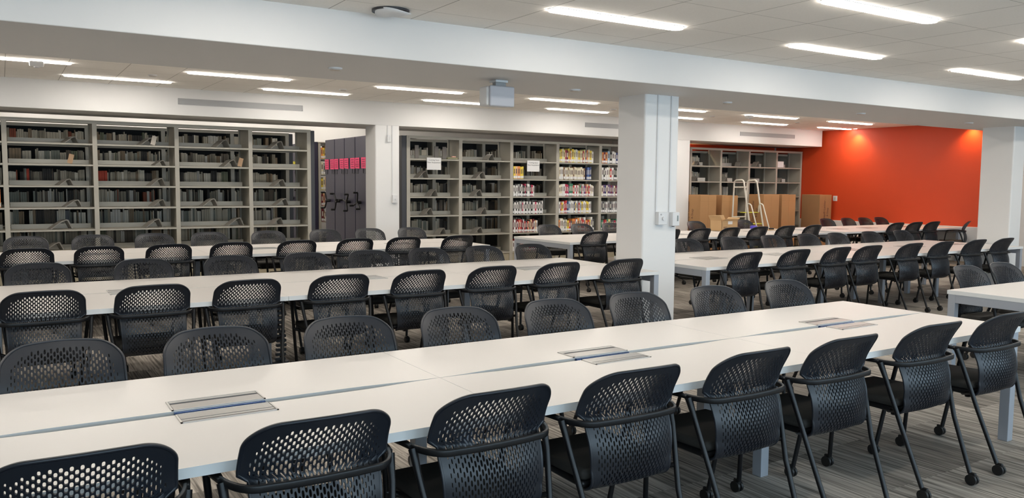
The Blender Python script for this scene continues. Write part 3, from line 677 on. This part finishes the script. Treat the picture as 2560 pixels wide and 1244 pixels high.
shelf_books(B5, B5+.50, YB, z[4], ['white', 'crimson', 'red', 'green', 'pale yellow', 'charcoal'], 10, lvl(4)+' '+w5, .20, .24)
ga = 'orange and brown books in the open aisle'
for i, zz in enumerate([2.19, 1.80, 1.42, 1.03, .64]):
    shelf_books(6.70, 6.98, 19.46, zz+.003, [['orange', 'yellow', 'brown'], ['cream', 'grey', 'white'], ['yellow', 'cream', 'peach'], ['peach', 'brown', 'maroon'], ['maroon', 'brown', 'white']][i], 6, lvl(i)+' open aisle carriage', .25, .33, ga)
shelf_books(-.05, .03, 14.04, ZL[3]+.0052, ['orange', 'red'], 2, lvl(3)+' left picture edge', .27, .28, 'red books at the left edge')

# rows of dull books on the rear ranges: far more than three hundred, one object
GREY = [(.32, .28, .21), (.44, .39, .30), (.15, .12, .09), (.56, .50, .39), (.05, .045, .04), (.28, .29, .24), (.78, .72, .60), (.30, .08, .04), (.18, .19, .12), (.30, .22, .14), (.64, .09, .05), (.19, .20, .21), (.68, .64, .57)]
gm = [mat('old_cover_%s' % 'abcdefghijklm'[i], c, .7) for i, c in enumerate(GREY)]
bk = MB()
def dull(x0, x1, y, z, hm=.23, p=None):
    x = x0
    pick = [0, 0, 1, 1, 2, 3, 3, 4, 5, 6, 8, 9, 12] if p is None else p+[6, 4, 3]
    while x < x1:
        w = rnd.choice((.013, .016, .02, .02, .025, .03, .042))
        if x+w > x1: break
        if rnd.random() < .05: x += rnd.uniform(.02, .08); continue
        h = hm*rnd.uniform(.85, 1.15); mi = rnd.choice(pick); run = rnd.random() < .4
        for _ in range(rnd.randint(2, 4) if run else 1):
            if x+w > x1: break
            bk.box(x, x+w-.003, y+rnd.uniform(0, .03), y+.17, z, z+h*rnd.uniform(.97, 1), mi); x += w
PICK = [[[3, 6, 9, 7, 0, 1], None, None, None], [None]*4, [[4, 7, 10, 2, 0, 0, 1, 1, 5], [9, 10, 0, 1, 3, 0, 1, 3], None, [9, 9, 3, 0, 1]], [[2, 5, 5, 0, 12], [2, 5, 7, 0, 12, 1], [2, 5, 12, 0], [2, 5, 1]], [[11, 9, 2, 12, 5], [5, 5, 12, 9, 0], [12, 5, 1], [9, 3, 12]], None, None]
for i in range(5):
    a, b = PL[i]+.04, PL[i+1]-.04
    for j, zz in enumerate(ZL):
        if j == 6: continue
        pk = PICK[j][max(0, i-1)] if PICK[j] else None
        dull(a, b-(.12 if i == 4 else 0), 15.31, zz+.02, .225, pk)
for i in range(5):
    a = 1.076*(PR[i]+.05)
    for j, zz in enumerate(ZR[:5]):
        b_ = min(a+.40, PR[i+1]-.06-.05); dull(max(a, PR[i]+.0), b_, 15.08, zz+.016, .22, [1, 3, 3, 12, 5, 2]); dull(PR[i+1]-.06+.06, PR[i+1]+.34, 15.08, zz+.016, .23, [2, 4, 9, 2, 12]) if i < 4 else None
for i in range(2):
    a = PF[i]+.09
    for j, zz in enumerate(ZQ[:3]): dull(a+.36, a+.70, 14.5, zz+.01, .22, [1, 3, 12, 2, 12])
tag(bk.build('shelved_books', gm), 'rows of dull grey books on rear ranges seen through the empty shelves', 'books', kind='stuff')

# ------------------------------------------------------------------ bookends, loose items on shelves
def bookend(x, y, z, s, where, mtl=None):
    # bent plate like a little roof: long slope left, short slope right
    p = [(-.17, 0), (-.02, .105), (.045, .125), (.068, .118), (.125, 0), (.108, 0), (.055, .104), (.04, .110), (-.015, .092), (-.148, 0)]
    o = MB().prism([(a*s, b*s) for a, b in p], -.06, .06).build('bookend', mtl or M_bend, None, (x, y, z))
    o.rotation_euler = (0, 0, rnd.uniform(.35, .6))
    tag(o, 'bent grey metal bookend '+where, 'bookend', 'bookends on empty shelves')
BE = {0: [(0, .74, .8), (1, .66, 1), (2, .63, 1.1), (3, .47, 1.15)], 1: [(1, .81, .7), (2, .74, 1.0)], 2: [(0, .66, .8), (1, .77, 1), (3, .5, 1)], 3: [(0, .75, .9), (1, .78, .9), (2, .44, 1), (3, .55, 1)], 4: [(0, .60, 1.15), (1, .71, 1.1), (2, .81, 1.1), (3, .45, 1)], 5: [(0, .5, 1)]}
for j, L in BE.items():
    for (i, f, s) in L:
        a, b = PL[i+1]+.033, PL[i+2]-.033
        bookend(a+(b-a)*f, 14.165, ZL[j]+.0052, s, 'on %s shelf down, %s full bay of empty left range' % (ORD[j], ORD[i]))
for j, L in {0: [(1, .62, 1)], 1: [(0, .30, 1.1), (1, .42, 1.1)], 2: [(0, .50, 1.1), (1, .36, 1.1)], 3: [(0, .40, 1.1), (1, .47, 1.1)], 4: [(0, .68, 1), (1, .38, 1)]}.items():
    for (i, f, s) in L:
        a, b = PR[i]+.037, PR[i+1]-.037
        bookend(a+(b-a)*f, 14.165, ZR[j]+.0052, s, 'on %s shelf down, %s bay of right range' % (ORD[j], ORD[i]))
for j, L in {0: [(0, .25, .8), (1, .72, 1), (2, .33, 1.1)], 1: [(0, .10, .9), (1, .12, .9), (2, .12, .8), (3, .13, .9)]}.items():
    for (i, f, s) in L:
        a, b = PF[i]+.03, PF[i+1]-.03
        bookend(max(a+.19, a+(b-a)*f), 14.13, ZQ[j]+.0052, s, 'on %s shelf down, %s bay of alcove range' % (ORD[j], ORD[i]))
# folded cards standing in the left range
for x, z_, c, l in ((.90, ZL[1], (.42, .27, .16), 'tan card leaning on second shelf of first full bay, left range'), (2.08, ZL[0], (.62, .56, .48), 'pale card leaning on top shelf of second full bay, left range'), (3.43, ZL[1], (.42, .27, .16), 'tan card leaning on the second shelf of the third full bay')):
    M = Matrix.Rotation(.25, 4, 'Y')
    o = MB().box(-.035, .035, -.004, .004, 0.005, .15, 0, M).build('card', mat('card_%d' % int(x*10), c, .7), None, (x, 14.10, z_+.008)); tag(o, l, 'card')
# grey plates and small items, top shelf of the first right-hand bay
for x, h, l in ((6.72, .25, 'left'), (7.14, .24, 'middle'), (7.31, .235, 'right')):
    o = MB().bbox(-.04, .04, -.01, .01, 0, h, .003).build('divider_plate', mat('plate_taupe', (.14, .125, .11), .5), None, (x, 14.07, ZR[0]+.0052)); tag(o, 'upright taupe divider, %s of three, top shelf beside charcoal end panel' % l, 'divider')
    MB().box(-.04, .04, .01, .09, 0, .003).build('foot', mat('plate_taupe', (.14, .125, .11), .5), o)
o = MB().bbox(-.11, .11, -.05, .05, 0, .035, .006).build('folded_bag', mat('bag_green', (.28, .27, .16), .7, var=.3, vscale=30), None, (7.475, 14.08, ZR[0]+.0052)); tag(o, 'crumpled olive bag on the top shelf beside the right hand uprights', 'bag')
o = MB().bbox(-.04, .04, -.03, .03, 0, .022, .003).build('small_box', mat('box_salmon', (.70, .38, .30), .6), None, (7.50, 14.05, ZR[0]+.0415)); tag(o, 'tiny salmon packet lying on the crumpled olive bag', 'packet')
o = MB().bbox(-.13, .13, -.07, .07, 0, .155, .003).build('white_box', M_paper, None, (17.05, 14.13, ZQ[0]+.0052)); tag(o, 'plain white box on the top shelf of the alcove range beside the orange wall', 'box')
for i_, x, z_ in ((0, 14.35, ZQ[0]), (1, 15.36, ZQ[0]), (0, 14.45, ZQ[1]), (1, 15.40, ZQ[1]), (2, 16.4, ZQ[1]), (3, 17.4, ZQ[1]), (3, 17.38, ZQ[0]), (2, 16.45, ZQ[0])):
    o = MB().box(-.2, .2, -.003, .003, 0, .085).build('shelf_divider', mat('divider_white', (.55, .54, .50), .5), None, (x, 14.345, z_+.0052)); tag(o, 'pale strip standing on the %s shelf of the alcove range, %s bay' % (['top', 'second'][z_ == ZQ[1]], ORD[i_]), 'shelf strip')
    MB().box(-.2, .2, .003, .06, 0, .003).build('foot', mat('divider_white', (.55, .54, .50), .5), o)

# notices hanging on the right hand range
for x0, x1, z1, z0, l in ((6.90, 7.205, 2.10, 1.868, 'first'), (9.19, 9.50, 2.095, 1.870, 'third')):
    t = empty('paper_sign', ((x0+x1)/2, 14.000, z1), 'white paper sign taped to shelf edge, %s bay of the right range' % l, 'sign', 'paper signs'); w = x1-x0
    MB().box(-w/2, w/2, -.001, .001, z0-z1, 0).build('sheet', M_paper, t)
    M = Matrix.Rotation(pi/2, 4, 'X')
    text_mesh('Coming Soon', .040, M_ink, 'printed_text', Matrix.Translation((0, -.0015, -.045)) @ M, t, align='CENTER')
    text_mesh('New Acquisitions', .040, M_ink, 'printed_text', Matrix.Translation((0, -.0015, -.092)) @ M, t, align='CENTER')

# ------------------------------------------------------------------ cartons
def carton(x, y, w, d, h, rz, label, lean=0, print_side=None, open_top=False, mtl=None):
    # origin at the near-left vertical edge on the floor
    t = empty('carton', (x, y, 0), label, 'carton', 'tall cardboard cartons', rz); t.rotation_euler = (0, lean, rz)
    b = MB(); b.bbox(0, w, 0, d, 0, h, .004); b.build('carton_body', mtl or M_carda, t)
    f = MB(); f.box(.004, w-.004, .004, d/2-.004, h, h+.006); f.box(.004, w-.004, d/2+.004, d-.004, h, h+.009); f.build('top_flap', mtl or M_carda, t)
    s = MB(); s.box(w/2-.0015, w/2+.0015, -.0015, 0, .05, h-.03); s.box(.02, w-.02, -.0015, 0, h*.90, h*.90+.004); s.build('seam', M_cardb, t)
    if print_side == 'left':
        R_ = Matrix(((0, 0, -1, -.001), (0, 1, 0, 0), (1, 0, 0, 0), (0, 0, 0, 1)))
        # text reads upward on the left face: local x -> up, local y -> toward back-left of viewer
        R_ = Matrix(((0, 0, -1, -.0015), (0, 1, 0, 0), (1, 0, 0, 0), (0, 0, 0, 1)))
        text_mesh('4-Step\u00ae Ladder', .088, M_print, 'printed_text', Matrix.Translation((0, d*.70, .70)) @ R_, t)
        text_mesh('4-Step', .088, M_print, 'printed_text', Matrix.Translation((0, d*.46, .86)) @ R_, t)
    if print_side == 'front':
        R_ = Matrix(((0, -1, 0, 0), (0, 0, -1, -.0015), (1, 0, 0, 0), (0, 0, 0, 1)))
        text_mesh('4-Step\u00ae Ladder', .088, M_print, 'printed_text', Matrix.Translation((w*.42, 0, .70)) @ R_, t)
        text_mesh('4-Step', .088, M_print, 'printed_text', Matrix.Translation((w*.68, 0, .86)) @ R_, t)
    return t
carton(13.172, 13.02, .50, .52, 1.395, 0, 'tall brown carton printed Step Ladder, leftmost, against the white column', print_side='left')
carton(13.90, 13.08, .50, .40, 1.39, -.03, 'tall brown plain carton leaning right, second from the left beside the metal ladder', lean=.015)
carton(15.28, 13.05, .55, .45, 1.405, 0, 'tall brown carton printed Step Ladder just right of the metal ladder', print_side='left')
carton(15.99, 13.10, .50, .43, 1.405, 0, 'tall brown plain carton, fourth from the left')
carton(17.28, 13.00, .44, .56, 1.40, -.04, 'tall brown carton printed Step Ladder on its right face, rightmost, beside the orange wall', print_side='front', mtl=M_cardb)
# small open carton on the table
t = empty('open_carton', (11.64, 10.93, .7428), 'small open tan carton with white label on the table behind the centre column', 'carton')
mm = mat('cardboard_pale', (.56, .36, .18), .75, var=.05, vscale=6); w, d, h = .44, .30, .20; b = MB()
b.box(0, w, 0, .005, 0, h); b.box(0, w, d-.005, d, 0, h); b.box(0, .005, 0, d, 0, h); b.box(w-.005, w, 0, d, 0, h); b.box(0, w, 0, d, 0, .005); b.build('carton_body', mm, t)
def flap(p0, p1, dz, out): 
    p0, p1, out = Vector(p0), Vector(p1), Vector(out); up = Vector((0, 0, .004))
    q = [p0, p1, p1+out+Vector((0, 0, dz)), p0+out+Vector((0, 0, dz))]; vs = q+[v+up for v in q]
    return MB().add(vs, [(0, 3, 2, 1), (4, 5, 6, 7), (0, 1, 5, 4), (1, 2, 6, 5), (2, 3, 7, 6), (3, 0, 4, 7)])
flap((0, 0, h), (0, d, h), .09, (-.05, 0, 0)).build('flap', mm, t)
flap((w, 0, h), (w, d, h), .05, (.06, 0, 0)).build('flap', mm, t)
flap((.02, 0, h), (w-.02, 0, h), .035, (0, -.07, 0)).build('flap', mm, t)
flap((.02, d, h), (w-.02, d, h), .09, (0, .05, 0)).build('flap', mm, t)
b = MB(); b.box(.17, .29, -.002, 0, .13, .19); b.build('shipping_label', M_paper, t)
b = MB(); b.box(.05, .15, -.0015, 0, .055, .063); b.box(.05, .15, -.0015, 0, .072, .080); b.box(.28, .36, -.0015, 0, .05, .062); b.build('printed_mark', M_print, t)
o = MB().bbox(-.13, .13, -.09, .09, 0, .012, .002).build('cardboard_sheet', mm, None, (13.0-.1, 10.85, .7428)); tag(o, 'flat piece of tan cardboard on the table under the dark oval object', 'cardboard')
o = MB().bbox(-.06, .06, -.025, .025, 0, .03, .012, seg=4).build('tape_dispenser', M_rub, None, (12.92, 10.82, .7565)); tag(o, 'small dark oval object on flat cardboard at the table end', 'tape dispenser')

# ------------------------------------------------------------------ rolling step ladder
t = empty('step_ladder', (14.13, 12.45, 0), 'white tubular rolling step ladder with yellow treads between the tall cartons', 'ladder')
def hand(x, name='handrail'):
    # rear leg far, bend over the top, front leg slopes toward the viewer
    pts = [Vector((x, .52, .03)), Vector((x, .50, .9)), Vector((x, .48, 1.60))]+arc((x, .48, 1.64), (x, .475, 1.735), (x, .40, 1.74), 5)[1:]+arc((x, .27, 1.745), (x, .20, 1.745), (x, .185, 1.66), 5)+[Vector((x, .09, 1.2)), Vector((x, -.02, .72)), Vector((x, -.12, .30)), Vector((x, -.19, .03))]
    MB().tube(pts, .019, 10).build(name, M_lad, t)
hand(0); hand(.43)
MB().tube([(0, .487, 1.58), (.43, .487, 1.58)], .016, 8).build('crossbar', M_lad, t)
MB().tube([(0, .50, .9), (.43, .50, .9)], .016, 8).build('crossbar', M_lad, t)
for i, (y, z_) in enumerate(((.22, 1.02), (.10, .77), (-.02, .52), (-.14, .27))):
    MB().bbox(-.01, .44, y-.10, y+.06, z_-.015, z_, .004).build('tread', M_ystep if i < 3 else M_ystep, t)
for x in (.02, .41):
    MB().tube(arc((x, .10, 1.02), (x, .12, 1.30), (x, -.02, 1.18), 6)+[Vector((x, -.20, .70)), Vector((x, -.34, .30)), Vector((x, -.42, .03))], .015, 8).build('side_rail', M_lad, t)
for x in (0, .43): MB().bbox(x-.03, x+.03, -.25, -.16, 0, .05, .01).build('foot', M_rub, t)
# violet pads hooked on the ladder side
o = MB().bbox(-.09, .09, -.05, .05, 0, .09, .02, seg=3).build('violet_case', M_vio, None, (13.55, 11.28, .7428)) if False else MB().bbox(-.07, .07, -.04, .04, 0, .07, .02, seg=3).build('violet_case', M_vio, None, (12.90, 11.25, .7428)); tag(o, 'small violet blue packet on the table by the ladder', 'packet')
o = MB().bbox(-.05, .05, -.03, .03, 0, .10, .015, seg=3, M=Matrix.Rotation(.5, 4, 'Y')).build('violet_roll', mat('violet_pale', (.35, .25, .65), .5), None, (13.0, 11.28, .77)) if False else None
